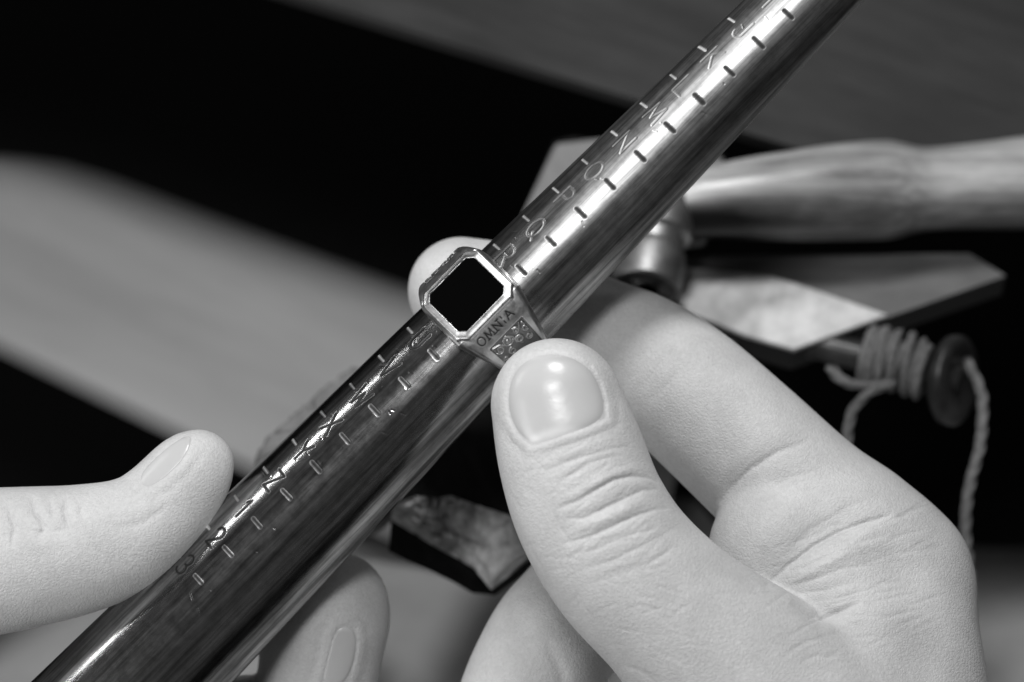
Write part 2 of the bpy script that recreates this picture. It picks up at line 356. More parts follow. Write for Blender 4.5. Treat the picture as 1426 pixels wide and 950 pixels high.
# ------------------------------------------------------------------ hammer
def ring_loft(cs, n=40, shape=None):
    vs = []
    for (c, r, ax, ay) in cs:
        for k in range(n):
            a = 2 * math.pi * k / n; vs.append(c + r * (math.cos(a) * ax + math.sin(a) * ay))
    m = len(cs); f = grid_faces(m, n, True).tolist() + [list(range(n))[::-1], [(m - 1) * n + k for k in range(n)]]
    return np.array(vs), f
def hammer():
    root = empty('hammer', P(915, 330, -560), 'hammer with a pale wooden handle and steel head lying on the bench', 'hammer')
    zc = -545
    pr = [(915, 292, 40), (950, 287, 45), (1000, 280, 52), (1050, 276, 58), (1100, 273, 63), (1150, 269, 67), (1200, 266, 69), (1240, 264.5, 69), (1265, 264, 63), (1290, 263.5, 58.5), (1330, 261, 59), (1380, 258, 62), (1426, 255, 65), (1520, 250, 67), (1640, 244, 62), (1660, 243, 40)]
    pp = catmull([(x, y, zc - (x - 900) * .12, r) for x, y, r in pr], 12)
    cs = []
    for x, y, z, r in pp:
        k = 1 - z / DP
        cs.append((P(x, y, z), r * k, np.array([0, 1, 0.]), np.array([-.1, 0, 1.])))
    v, f = ring_loft(cs, 56); hx, hy = proj(v)
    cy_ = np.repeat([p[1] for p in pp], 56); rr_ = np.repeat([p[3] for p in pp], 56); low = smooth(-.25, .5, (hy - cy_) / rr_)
    shade_amt = low * (smooth(1120, 960, hx) * .9 + .38) + .06 * np.exp(-((hx - 1284) / 14) ** 2)  # mandrel shadow and underside shade painted into the handle colour
    o = mesh('handle', v, f, M['handle'], root, True, attrs={'painted_shade': shade_amt}); recalc(o)
    # head: barrel towards the viewer, peen away
    c0 = P(920, 290, zc + 5); d = P(899, 402, zc + 75) - c0; Ld = np.linalg.norm(d); d /= Ld
    ax = np.cross(d, [0, 0, 1]); ax /= np.linalg.norm(ax); ay = np.cross(d, ax)
    prof = [(-190, 10), (-188, 16), (-150, 30), (-90, 40), (-60, 44), (-50, 52), (50, 54), (58, 46), (75, 44), (84, 50), (92, 52), (Ld - 3, 52), (Ld, 49)]
    v, f = ring_loft([(c0 + d * s, r * 1.05, ax, ay) for s, r in prof], 48); hd = mesh('head', v, f, M['hsteel'], root, True); recalc(hd)
    hd.data.polygons.foreach_set('use_smooth', np.ones(len(hd.data.polygons), bool)); hd.modifiers.new('es', 'EDGE_SPLIT').split_angle = math.radians(35)
    v, f = ring_loft([(c0 + d * (Ld - .5), 47, ax, ay), (c0 + d * (Ld + 2), 45, ax, ay), (c0 + d * (Ld + 4), 22, ax, ay)], 48); mesh('striking_face', v, f, M['hface'], root, True)
hammer()

# ------------------------------------------------------------------ board and pale plate under the hammer
bd = slab('board', [(900, 356), (1350, 352), (1402, 384), (1105, 489), (1034, 468), (930, 430)], -.057, .007, M['board'], .0003, None, M['edge'])
tag(bd, 'dark flat board under the hammer with its front corner jutting out', 'board')
ptv = [(905, 366), (1075, 384), (1112, 395), (1237, 438), (1106, 486), (1040, 467), (952, 432)]
pt = slab('pale_plate', ptv, -.0555, .0012, M['plate'], .0003)
tag(pt, 'scuffed bright plate lying on the dark board beside the hammer', 'plate')
wv = [(930, 415), (1036, 458), (1026, 476), (960, 500), (900, 470)]
ww = slab('wood_offcut', wv, -.060, .004, M['plank'], .0004); tag(ww, 'small grey wooden offcut between the index finger and bright plate', 'offcut')

# ------------------------------------------------------------------ spool with string
def spool():
    z0 = -520
    root = empty('string_spool', P(1280, 560, z0), 'dark wooden spool wound with pale string under the board', 'spool')
    a = P(1130, 478, z0 - 40); bq = P(1338, 530, z0 + 30); d = bq - a; Ld = np.linalg.norm(d); d /= Ld
    ax = np.cross(d, [0, 0, 1.]); ax /= np.linalg.norm(ax); ay = np.cross(d, ax)
    v, f = ring_loft([(a + d * s, 24, ax, ay) for s in (-30, 40, 100, 150, Ld)], 28); mesh('core', v, f, M['flange'], root, True)
    dn = np.array([.80, -.08, .55]); dn /= np.linalg.norm(dn); fx = np.cross(dn, [0, 0, 1.]); fx /= np.linalg.norm(fx); fy = np.cross(dn, fx)
    c = P(1330, 530, z0 + 25)
    v, f = ring_loft([(c + dn * s, r, fx, fy) for s, r in ((-26, 40), (-20, 60), (-12, 70), (-4, 72), (4, 72), (8, 68), (10, 55), (6, 40), (5, 20))], 56); fo = mesh('flange', v, f, M['flange'], root, True); recalc(fo)
    rng = np.random.RandomState(5); turn = []
    for i in range(620):
        t = i / 619; s = 88 + 92 * (.5 - .5 * math.cos(t * math.pi * 3)); an = t * 2 * math.pi * 20
        an += .25 * math.sin(t * 61); r = 32 + 9 * t + 4 * math.sin(t * 23) + 3 * math.sin(t * 57 + 1) + 9 * math.exp(-((s - 120) / 22) ** 2)
        turn.append(a + d * s + r * (math.cos(an) * ax + math.sin(an) * ay))
    v, f = tube_mesh(np.array(turn) + np.cumsum(rng.randn(620, 3), 0) * .25, 5.2 + 1.6 * np.sin(np.arange(620) * .13) ** 2, 8, True, .15); mesh('string_winding', v, f, M['string'], root, True)
    def strand(pts, r, two=True):
        c = catmull(pts, 5); vs, fs = [], []
        for ph in (0, 2.1, 4.2):
            tw = np.arange(len(c)) * .42 + ph
            cc = np.array([P(x, y, z) for x, y, z in c[:, :3]]); off = np.stack([np.cos(tw), np.sin(tw) * .6, np.sin(tw)], -1) * r * .5
            v_, f_ = tube_mesh(cc + off, r * .62, 8); fs += [[k + len(vs) for k in q_] for q_ in f_]; vs += v_.tolist()
        return mesh('string_end', np.array(vs), fs, M['string'], root, True)
    strand([(1240, 534, z0 + 60), (1208, 538, z0 + 62), (1180, 533, z0 + 58), (1164, 522, z0 + 50), (1157, 512, z0 + 45)], 9)
    strand([(1238, 536, z0 + 64), (1210, 548, z0 + 66), (1190, 568, z0 + 64), (1182, 592, z0 + 55), (1178, 640, z0 + 40)], 8)
    strand([(1345, 500, z0 + 10), (1366, 545, z0 + 10), (1368, 585, z0 + 15), (1364, 625, z0 + 15), (1353, 665, z0 + 10), (1346, 705, z0), (1345, 750, z0 - 20), (1350, 800, z0 - 40), (1352, 860, z0 - 60)], 8)
spool()

# ------------------------------------------------------------------ mandrel
a2 = np.array([.701, .713]) / math.hypot(.701, .713); p2 = np.array([a2[1], -a2[0]])     # axis, and across it to the lower right
AX = np.array([a2[0], a2[1], 0]); PX = np.array([p2[0], p2[1], 0]); WZ = np.array([0, 0, 1.])
def axis_point(mm, q=800.0):
    x = .701 * mm + .713 * q; y = -.713 * mm + .701 * q
    return np.array([x - 713, 475 - y, 0])
def mr(mm): return 84 - .0300 * mm

def arc_pts(cx, cy, rx, ry, a0, a1, n=12): return [(cx + rx * math.cos(math.radians(a0 + (a1 - a0) * i / n)), cy + ry * math.sin(math.radians(a0 + (a1 - a0) * i / n))) for i in range(n + 1)]
G = {  # strokes in a box 0..0.7 wide, 0..1 high
 'H': [[(0, 0), (0, 1)], [(.65, 0), (.65, 1)], [(0, .5), (.65, .5)]], 'I': [[(.35, 0), (.35, 1)]],
 'J': [[(.6, 1), (.6, .25)] + arc_pts(.33, .25, .27, .25, 0, -180)[1:]], 'K': [[(0, 0), (0, 1)], [(.62, 1), (.02, .42)], [(.2, .58), (.65, 0)]],
 'L': [[(0, 1), (0, 0), (.6, 0)]], 'M': [[(0, 0), (.08, 1), (.38, .2), (.68, 1), (.76, 0)]], 'N': [[(0, 0), (0, 1), (.65, 0), (.65, 1)]],
 'O': [arc_pts(.35, .5, .35, .5, 0, 360, 24)], 'P': [[(0, 0), (0, 1), (.35, 1)] + arc_pts(.35, .74, .27, .26, 90, -90)[1:] + [(0, .48)]],
 'Q': [arc_pts(.35, .5, .35, .5, 0, 360, 24), [(.4, .28), (.72, -.05)]],
 'R': [[(0, 0), (0, 1), (.35, 1)] + arc_pts(.35, .74, .27, .26, 90, -90)[1:] + [(0, .48)], [(.3, .48), (.66, 0)]],
 'S': [arc_pts(.33, .74, .28, .26, 30, 270) + arc_pts(.33, .26, .3, .26, 90, -150)[1:]], 'T': [[(0, 1), (.7, 1)], [(.35, 1), (.35, 0)]],
 'U': [[(0, 1), (0, .28)] + arc_pts(.32, .28, .32, .28, 180, 360)[1:] + [(.64, 1)]], 'V': [[(0, 1), (.34, 0), (.68, 1)]],
 'W': [[(0, 1), (.2, 0), (.42, .75), (.64, 0), (.84, 1)]], 'X': [[(0, 0), (.66, 1)], [(0, 1), (.66, 0)]], 'Y': [[(0, 1), (.33, .5), (.66, 1)], [(.33, .5), (.33, 0)]],
 'Z': [[(0, 1), (.65, 1), (0, 0), (.65, 0)]], '1': [[(.12, .8), (.36, 1), (.36, 0)]],
 '2': [arc_pts(.33, .72, .3, .28, 165, -35) + [(0, 0), (.66, 0)]], '3': [arc_pts(.3, .75, .28, .25, 150, -90) + arc_pts(.3, .25, .33, .26, 90, -150)[1:]]}

def mandrel():
    root = empty('ring_mandrel', axis_point(-300), 'tapered polished steel ring mandrel engraved with size letters', 'ring mandrel')
    ms = np.concatenate([np.arange(-900, -520, 20), np.arange(-520, 815, 1.15), np.arange(820, 1010, 15)])
    an = np.concatenate([np.radians(np.linspace(-78, 12, 126)), np.radians(np.linspace(12, 282, 92))[1:-1]])
    mm, aa = np.meshgrid(ms, an, indexing='ij'); rad = mr(mm)
    s = (aa + math.radians(58)) * rad; disp = np.zeros_like(mm); dirt = np.zeros_like(mm); cut = np.zeros_like(mm)
    rng = np.random.RandomState(2)
    seq = 'JIH'; up = 'RQPONMLKJIH'; dn = 'STUVWXYZ123'
    items = [(239 + 56.3 * k, c) for k, c in enumerate(up)] + [(239 - 55.3 * (k + 1), c) for k, c in enumerate(dn)]
    def groove(segs, w, dp, m0, dt_=0, ct_=0, bur=1.0):
        dp *= .42
        i0, i1 = np.searchsorted(ms, [m0 - 40, m0 + 40]); sl = slice(i0, i1)
        d = np.full(mm[sl].shape, 1e9)
        for pts in segs: d = np.minimum(d, poly_dist(mm[sl], s[sl], pts)[0])
        disp[sl] += -dp * np.exp(-(d / w) ** 4) + .12 * bur * dp * np.exp(-((d - w * 1.7) / (w * .6)) ** 2)
        gk = np.exp(-(d / (w * (1.02 if ct_ > .3 else 1.4))) ** 4); dirt[sl] = np.maximum(dirt[sl], dt_ * gk); cut[sl] = np.maximum(cut[sl], ct_ * gk)
    for m0, c in items:
        j = rng.uniform(-1.5, 1.5)
        v_ = rng.uniform(-1.2, 1.2, 4); groove([[(m0 + v_[0] * .4, -9 + v_[0]), (m0, 9 + v_[1])]], 2.1 + .2 * v_[2], 3.0, m0, 0, .7 + .12 * v_[3]); groove([[(m0, 52 + v_[2]), (m0 + v_[1] * .4, 68 + v_[3])]], 2.4 + .25 * v_[0], 1.9 + .3 * v_[1], m0, .93, 0, .5)
        hgt = 30 if not c.isdigit() else 30; wd_ = 26
        if c in 'I1': wd_ = 20
        j2 = rng.uniform(-2, 2); tl = rng.uniform(-.08, .08)
        segs = [[(m0 - hgt / 2 + y * hgt + j + tl * x * 20, 29 + j2 + (x - .35) * wd_) for x, y in st_] for st_ in G[c]]
        groove(segs, 1.45 if m0 > 150 else 1.6, rng.uniform(.8, 1.5), m0, .35 if m0 > 150 else .92, .08 if m0 > 150 else 0, 1 if m0 > 150 else 0)
    for k in range(70):                                    # stray nicks
        m0 = rng.uniform(-400, 760); s0 = rng.uniform(66, 110) if k % 2 else rng.uniform(0, 60); l_ = rng.uniform(1, 9); a_ = rng.uniform(-.6, .6)
        groove([[(m0, s0), (m0 + l_ * a_, s0 + l_)]], .9, .8, m0)
    rr = rad + disp
    cen = axis_point(0)[None, None] + AX * mm[..., None]
    vs = cen + rr[..., None] * (np.sin(aa)[..., None] * PX + np.cos(aa)[..., None] * WZ)
    nu, nv = mm.shape
    f = grid_faces(nu, nv, True)[:, ::-1]
    o = mesh('shaft', vs.reshape(-1, 3), f, M['steel'], root, True, attrs={'along': mm.ravel(), 'arc': (aa * rad).ravel(), 'dirt': dirt.ravel(), 'cut': cut.ravel()})
    # narrow tip cap and turned grip beyond the frame
    v, f2 = ring_loft([(axis_point(1000), mr(1000), PX, WZ), (axis_point(1012), mr(1000) - 6, PX, WZ), (axis_point(1016), 20, PX, WZ)], 48); mesh('tip', v, f2, M['steel'], root, True, attrs={'along': np.full(len(v), 1000), 'arc': np.zeros(len(v))})
    v, f2 = ring_loft([(axis_point(m_), r_, PX, WZ) for m_, r_ in ((-885, 96), (-900, 96), (-930, 82), (-1250, 78), (-1300, 88), (-1320, 60))], 48); mesh('grip', v, f2, M['steel'], root, True, attrs={'along': np.full(len(v), -900), 'arc': np.zeros(len(v))})
mandrel()

# ------------------------------------------------------------------ signet ring
TAU = math.radians(27)
NR = math.cos(TAU) * WZ - math.sin(TAU) * PX; TR = math.cos(TAU) * PX + math.sin(TAU) * WZ
RC = axis_point(163)
def rloc(A, T, Nn): return RC + np.multiply.outer(A, AX) + np.multiply.outer(T, TR) + np.multiply.outer(Nn, NR)
def octo(hA, hT, c): return [(hA, -hT + c), (hA, hT - c), (hA - c, hT), (-hA + c, hT), (-hA, hT - c), (-hA, -hT + c), (-hA + c, -hT), (hA - c, -hT)]

def signet():
    root = empty('signet_ring', RC + NR * 80, 'silver signet ring with black octagonal stone and engraved shoulders on the mandrel', 'ring')
    # bezel
    prof = [(43.0, 39.6, 8.5, 96), (43.3, 39.9, 8.6, 104.5), (44.2, 40.7, 9, 105.2), (44.9, 41.4, 9.4, 105.1), (45.6, 42.1, 9.8, 104.5), (50.8, 47.0, 12.0, 103.2), (52.0, 48.3, 12.4, 103.0), (53.6, 50.2, 13, 101.6), (54.4, 51, 13.2, 98), (54.6, 51.2, 13.4, 92), (53, 50, 14, 84), (51, 46, 14, 74)]
    vs, npt = [], 0; rng = np.random.RandomState(11)
    for hA, hT, c, z in prof:
        oc = octo(hA, hT, c); ring = []
        for i in range(8):
            p, q_ = np.array(oc[i]), np.array(oc[(i + 1) % 8]); n = 20 if np.hypot(*(q_ - p)) > 40 else 5
            for k in range(n): ring.append(p + (q_ - p) * k / n)
        npt = len(ring)
        for (A, T) in ring: vs.append(rloc(A + rng.randn() * .03, T + rng.randn() * .03, z + rng.randn() * .04 - .0016 * T * T * .35))
    vs = np.array([v.reshape(3) for v in vs]); f = grid_faces(len(prof), npt, True)
    o = mesh('bezel', vs, f, M['silver'], root, True, attrs={'patina': np.repeat([.8, .3, 0, 0, .2, .15, 0, 0, .1, .2, .3, .5], npt)}); recalc(o)
    o.modifiers.new('es', 'EDGE_SPLIT').split_angle = math.radians(50)
    # stone
    sp = [(30, 27, 6, 103.2), (42.0, 38.7, 8.3, 103.2), (42.6, 39.2, 8.4, 102.8), (42.7, 39.3, 8.4, 96)]
    vs = np.array([rloc(A, T, z).reshape(3) for hA, hT, c, z in sp for A, T in octo(hA, hT, c)]); f = grid_faces(4, 8, True).tolist() + [list(range(8))]
    o = mesh('stone', vs, f, M['onyx'], root, False); recalc(o)
    tag(o, 'flat black octagonal stone')
    # shoulders and shank in one band
    ph = np.concatenate([np.arange(16, 92, .5), np.arange(92, 180, 3), [180]]); ph = np.concatenate([-ph[::-1], ph[:-1] if False else ph])
    ph = np.radians(ph); np_ = len(ph)
    ha = np.interp(np.abs(np.degrees(ph)), [0, 24, 40, 55, 68, 90, 120, 180], [53, 53, 46, 39.5, 35, 28, 22, 18])
    ro = np.interp(np.abs(np.degrees(ph)), [0, 16, 24, 30, 45, 62, 76, 90, 110, 180], [95, 99, 107.5, 107, 105, 103.5, 101, 97, 93, 91])
    nA = 91; uu = np.linspace(-1, 1, nA); pp, u = np.meshgrid(ph, uu, indexing='ij')
    A = u * ha[:, None]; R = np.repeat(ro[:, None], nA, 1); pat = np.zeros_like(R)
    deg = np.degrees(np.abs(pp)); y = (deg - 27) * 1.83; sgn = np.where(pp > 0, 1, -1)     # y: px down the shoulder
    # recessed relief field with a raised border
    fa = 31 - (deg - 42) * .10
    e = np.minimum(np.minimum(fa - np.abs(A), (deg - 42.5) * 1.83), (88 - deg) * 1.83)
    fld = smooth(-.6, 1.0, e); R -= 3.4 * fld; pat = np.maximum(pat, .72 * fld)
    rel = np.zeros_like(R); rng = np.random.RandomState(21)
    def spiral(cx, cy, r0, turns, ph0, flip=1): return [(cx + r0 * (1 - .6 * i / 22) * math.cos(ph0 + flip * turns * 6.283 * i / 22), cy + r0 * (1 - .6 * i / 22) * math.sin(ph0 + flip * turns * 6.283 * i / 22)) for i in range(23)]
    y0 = (42.5 - 27) * 1.83
    strokes = [spiral(-6, y0 + 11, 8, 1.4, .5), spiral(12, y0 + 8, 5, 1.2, 2, -1), spiral(24, y0 + 16, 4.5, 1.3, 1), spiral(-22, y0 + 13, 6, 1.2, 3, -1), spiral(8, y0 + 22, 6, 1.3, 4), spiral(-10, y0 + 28, 6, 1.2, 5, -1), spiral(20, y0 + 30, 5, 1.3, 0), spiral(-24, y0 + 30, 4, 1.2, 1),
               [(-4, y0 + 4), (4, y0 + 13), (2, y0 + 22), (8, y0 + 30)], [(-28, y0 + 4), (-18, y0 + 7), (-12, y0 + 14)], [(10, y0 + 3), (18, y0 + 10), (22, y0 + 4)], [(26, y0 + 6), (27, y0 + 10)], [(-6, y0 + 40), (4, y0 + 50), (16, y0 + 44)], [(-20, y0 + 44), (-12, y0 + 56), (0, y0 + 62)], [(14, y0 + 58), (22, y0 + 50), (18, y0 + 68)]]
    for st in strokes:
        d, t = poly_dist(A, y, st); rel = np.maximum(rel, np.exp(-(d / 1.1) ** 2) * (1 - .3 * t))
    d0 = np.hypot(A + 6, y - y0 - 11); rel = np.maximum(rel, 1.1 * np.exp(-(d0 / 2.5) ** 2))
    R += 2.0 * rel * fld * np.where(sgn < 0, 1.9, 1.0); pat *= 1 - .7 * np.clip(rel, 0, 1)
    # lettering OMNIA along the top of both shoulders
    def serif_text():
        out = []
        x = -36.5
        for c in 'OMNIA':
            h = 11.5
            if c == 'O': g = [arc_pts(.42, .5, .42, .5, 0, 360, 20)]; w = 14.2
            if c == 'M': g = [[(.05, 0), (.15, 1), (.5, .12), (.85, 1), (.95, 0)], [(-.05, 0), (.18, 0)], [(.8, 0), (1.08, 0)]]; w = 15.5
            if c == 'N': g = [[(.1, 0), (.1, 1), (.8, 0), (.8, 1)], [(-.05, 0), (.25, 0)], [(.65, 1), (.95, 1)]]; w = 14.5
            if c == 'I': g = [[(.2, .72), (.2, 1)], [(.2, 0), (.2, .3)]]; w = 8
            if c == 'A': g = [[(0, 0), (.42, 1), (.84, 0)], [(.2, .38), (.64, .38)]]; w = 12
            for st in g: out.append([(x + px * 12.5, 7.4 + 11 - py * h) for px, py in st])
            x += w
        return out
    dt = np.full(R.shape, 1e9)
    for st in serif_text(): dt = np.minimum(dt, poly_dist(A, y, st)[0])
    lt = np.exp(-(dt / 1.15) ** 4) * (sgn > 0); R -= .35 * lt; pat = np.maximum(pat, .97 * lt)
    # rounded outer arrises
    edge = 1 - np.abs(u); R -= 1.6 * np.exp(-(edge * ha[:, None] / 1.6) ** 2)
    # close the section: inner face and side walls
    cols = [(A[:, 0] - 7, np.full(np_, 80.2)), (A[:, 0] - 4.5, ro - 9), (A[:, 0] - 1.2, ro - 3.0)]
    cols2 = [(A[:, -1] + 1.2, ro - 3.0), (A[:, -1] + 4.5, ro - 9), (A[:, -1] + 7, np.full(np_, 80.2))]
    AA = np.concatenate([np.stack([c[0] for c in cols], 1), A, np.stack([c[0] for c in cols2], 1)], 1)
    RR = np.concatenate([np.stack([c[1] for c in cols], 1), R, np.stack([c[1] for c in cols2], 1)], 1)
    PT = np.concatenate([np.full((np_, 3), .25), pat, np.full((np_, 3), .25)], 1)
    T = RR * np.sin(ph)[:, None]; Nn = RR * np.cos(ph)[:, None]
    vs = rloc(AA.ravel(), T.ravel(), Nn.ravel()); nc = AA.shape[1]
    f = grid_faces(np_, nc, True)
    o = mesh('band', vs, f, M['silver'], root, True, attrs={'patina': PT.ravel()}); recalc(o)
signet()

# ------------------------------------------------------------------ hands: a signed distance field, meshed as one continuous skin
class Field:
    def __init__(self, lo, hi, vox):
        self.lo = np.array(lo, float); self.vox = vox
        self.n = np.ceil((np.array(hi) - self.lo) / vox).astype(int)
        self.ax = [self.lo[i] + vox * np.arange(self.n[i]) for i in range(3)]
    def tube(self, pts, fz=1.0, step=7):
        c = catmull(pts, step); f = np.full(self.n, 60.0, np.float32)
        for x, y, z, r in c:
            L = P(x, y, z); r = r * (1 - z / DP); mg = r + 58
            sl = []
            for i in range(3):
                a = np.searchsorted(self.ax[i], L[i] - mg); b_ = np.searchsorted(self.ax[i], L[i] + mg); sl.append(slice(a, b_))
            if any(s_.stop <= s_.start for s_ in sl): continue
            X = self.ax[0][sl[0]][:, None, None] - L[0]; Y = self.ax[1][sl[1]][None, :, None] - L[1]; Z = (self.ax[2][sl[2]][None, None, :] - L[2]) / fz
            dd = np.sqrt(X * X + Y * Y + Z * Z).astype(np.float32) - r
            f[tuple(sl)] = np.minimum(f[tuple(sl)], dd)
        return f
    def coords(self): return np.meshgrid(*self.ax, indexing='ij', sparse=True)
    def to_mesh(self, f):
        g = openvdb.FloatGrid(60.0); g.copyFromArray(np.ascontiguousarray(f, np.float32))
        v, q_ = g.convertToQuads(isovalue=0.0)
        return v * self.vox + self.lo, q_
def smin(a, b, k):
    h = np.clip(.5 + .5 * (b - a) / k, 0, 1); return b + (a - b) * h - k * h * (1 - h)

def skin_object(name, v, q_, strokes, nails, parent, seed=0):
    """smooth, subdivide, then press creases and nail beds into the skin"""
    me = bpy.data.meshes.new('tmp'); me.from_pydata(v.tolist(), [], q_.tolist()); ob = bpy.data.objects.new('tmp', me); COL.objects.link(ob)
    sm = ob.modifiers.new('s', 'SMOOTH'); sm.factor = .5; sm.iterations = 4
    ss = ob.modifiers.new('ss', 'SUBSURF'); ss.levels = 1; ss.render_levels = 1
    dg = bpy.context.evaluated_depsgraph_get(); ev = ob.evaluated_get(dg); m2 = bpy.data.meshes.new_from_object(ev)
    nv = len(m2.vertices); co_ = np.zeros(nv * 3, np.float32); m2.vertices.foreach_get('co', co_); co_ = co_.reshape(-1, 3).astype(float)
    no = np.zeros(nv * 3, np.float32); m2.vertex_normals.foreach_get('vector', no) if hasattr(m2, 'vertex_normals') else m2.vertices.foreach_get('normal', no)
    no = no.reshape(-1, 3).astype(float)
    fc = np.array([p.vertices[:] for p in m2.polygons], np.int32)
    bvh = BVHTree.FromPolygons(co_.tolist(), fc.tolist())
    # outward normals
    if (no * (co_ - co_.mean(0))).sum() < 0: no = -no; fc = fc[:, ::-1]
    px, py = proj(co_); front = smooth(.0, .35, no[:, 2]); disp = np.zeros(nv)
    for st in strokes:
        pts, dp, w, z0, z1 = st[:5]
        xs = [p[0] for p in pts]; ys = [p[1] for p in pts]; mg = w * 5
        ix = np.where((px > min(xs) - mg) & (px < max(xs) + mg) & (py > min(ys) - mg) & (py < max(ys) + mg) & (co_[:, 2] > z0) & (co_[:, 2] < z1))[0]
        if not len(ix): continue
        d, t = poly_dist(px[ix], py[ix], pts); tp = np.sin(np.pi * np.clip(t, .0, 1)) ** (.7 if w < 10 else 1.6)
        disp[ix] += (-dp * .68 * (.75 * np.exp(-(d / (.55 * w)) ** 2) + .45 * np.exp(-(d / (1.7 * w)) ** 2)) + .12 * dp * np.exp(-((d - 2.6 * w) / (1.3 * w)) ** 2)) * tp * front[ix]
    for nl in nails:
        poly, z0, z1 = nl['outline'], nl['z'][0], nl['z'][1]; dc = nl.get('deep', 4.0)
        cx = np.mean([p[0] for p in poly]); cy = np.mean([p[1] for p in poly])
        ix = np.where((np.hypot(px - cx, py - cy) < 160) & (co_[:, 2] > z0) & (co_[:, 2] < z1) & (no[:, 2] > -.2))[0]
        d, t = poly_dist(px[ix], py[ix], poly, True); ins = inside(px[ix], py[ix], poly); sd = np.where(ins, -d, d)
        free = np.array(nl['free']); fd = np.hypot(px[ix] - free[0], py[ix] - free[1]); fw = smooth(nl['freer'] * .6, nl['freer'] * 1.2, fd)
        disp[ix] += -dc * smooth(1.5, -2.5, sd) + nl.get('fold', 3.0) * np.exp(-((sd - 5) / 5.5) ** 2) * fw - .8 * np.exp(-((sd - 15) / 6) ** 2) * fw
    co2 = co_ + no * disp[:, None]
    bpy.data.objects.remove(ob)
    o = mesh(name, co2, fc, M['skin'], parent, True)
    for nl in nails:
        poly = nl['outline']; dense = []
        for i in range(len(poly)):
            p, q2 = np.array(poly[i]), np.array(poly[(i + 1) % len(poly)])
            for k in range(6): dense.append(p + (q2 - p) * k / 6)
        dense = np.array(dense); 
        for _ in range(26): dense = (np.roll(dense, 1, 0) + 2 * dense + np.roll(dense, -1, 0)) / 4
        c = dense.mean(0); nr, na = 18, len(dense); vs, tone = [], []
        fr = np.array(nl['free']); cu = np.array(nl['cut']); axn = (fr - cu) / np.hypot(*(fr - cu)); Ln = np.hypot(*(fr - cu))
        ok = True
        for i in range(nr + 1):
            t = i / nr
            for k in range(na):
                pq = c + (dense[k] - c) * max(t, 1e-3)
                eye = np.array([0, 0, DP]); tgt = P(pq[0], pq[1], 0); dr = Vector(tgt - eye).normalized()
                # start just outside the wanted depth range so nearer skin is skipped
                st_ = Vector(eye) + dr * ((DP - nl['z'][1]) / -dr.z)
                hit, nrm, idx, dist = bvh.ray_cast(st_, dr)
                if hit is None: hit = Vector(P(pq[0], pq[1], (nl['z'][0] + nl['z'][1]) / 2)); nrm = Vector((0, 0, 1))
                nrm = np.array(nrm); nrm = nrm if nrm[2] > 0 else -nrm
                s_ = (pq - cu) @ axn / Ln; lift = nl.get('lift', 1.2) * (1 - t ** 6) - 2.6 * t ** 14
                lift += 1.6 * smooth(.75, 1.05, s_) * (1 - t ** 14)
                vs.append(np.array(hit) + nrm * lift)
                lun = (1 - smooth(.14, .24, s_ + ((pq - c) @ np.array([-axn[1], axn[0]]) / Ln) ** 2 * .7)) * nl.get('moon', 0.0)
                tone.append(np.clip(.42 + lun + .35 * smooth(.86, .93, s_) - .18 * smooth(.8, 1, t), 0, 1))
        vs = np.array(vs).reshape(nr + 1, na, 3)
        for _ in range(3): vs[1:-1] = (np.roll(vs[1:-1], 1, 1) + np.roll(vs[1:-1], -1, 1) + vs[:-2] + vs[2:] + 2 * vs[1:-1]) / 6
        mesh('fingernail', vs.reshape(-1, 3), grid_faces(nr + 1, na, True), M['nail'], o, True, attrs={'tone': tone})
    recalc_normals = False
    return o

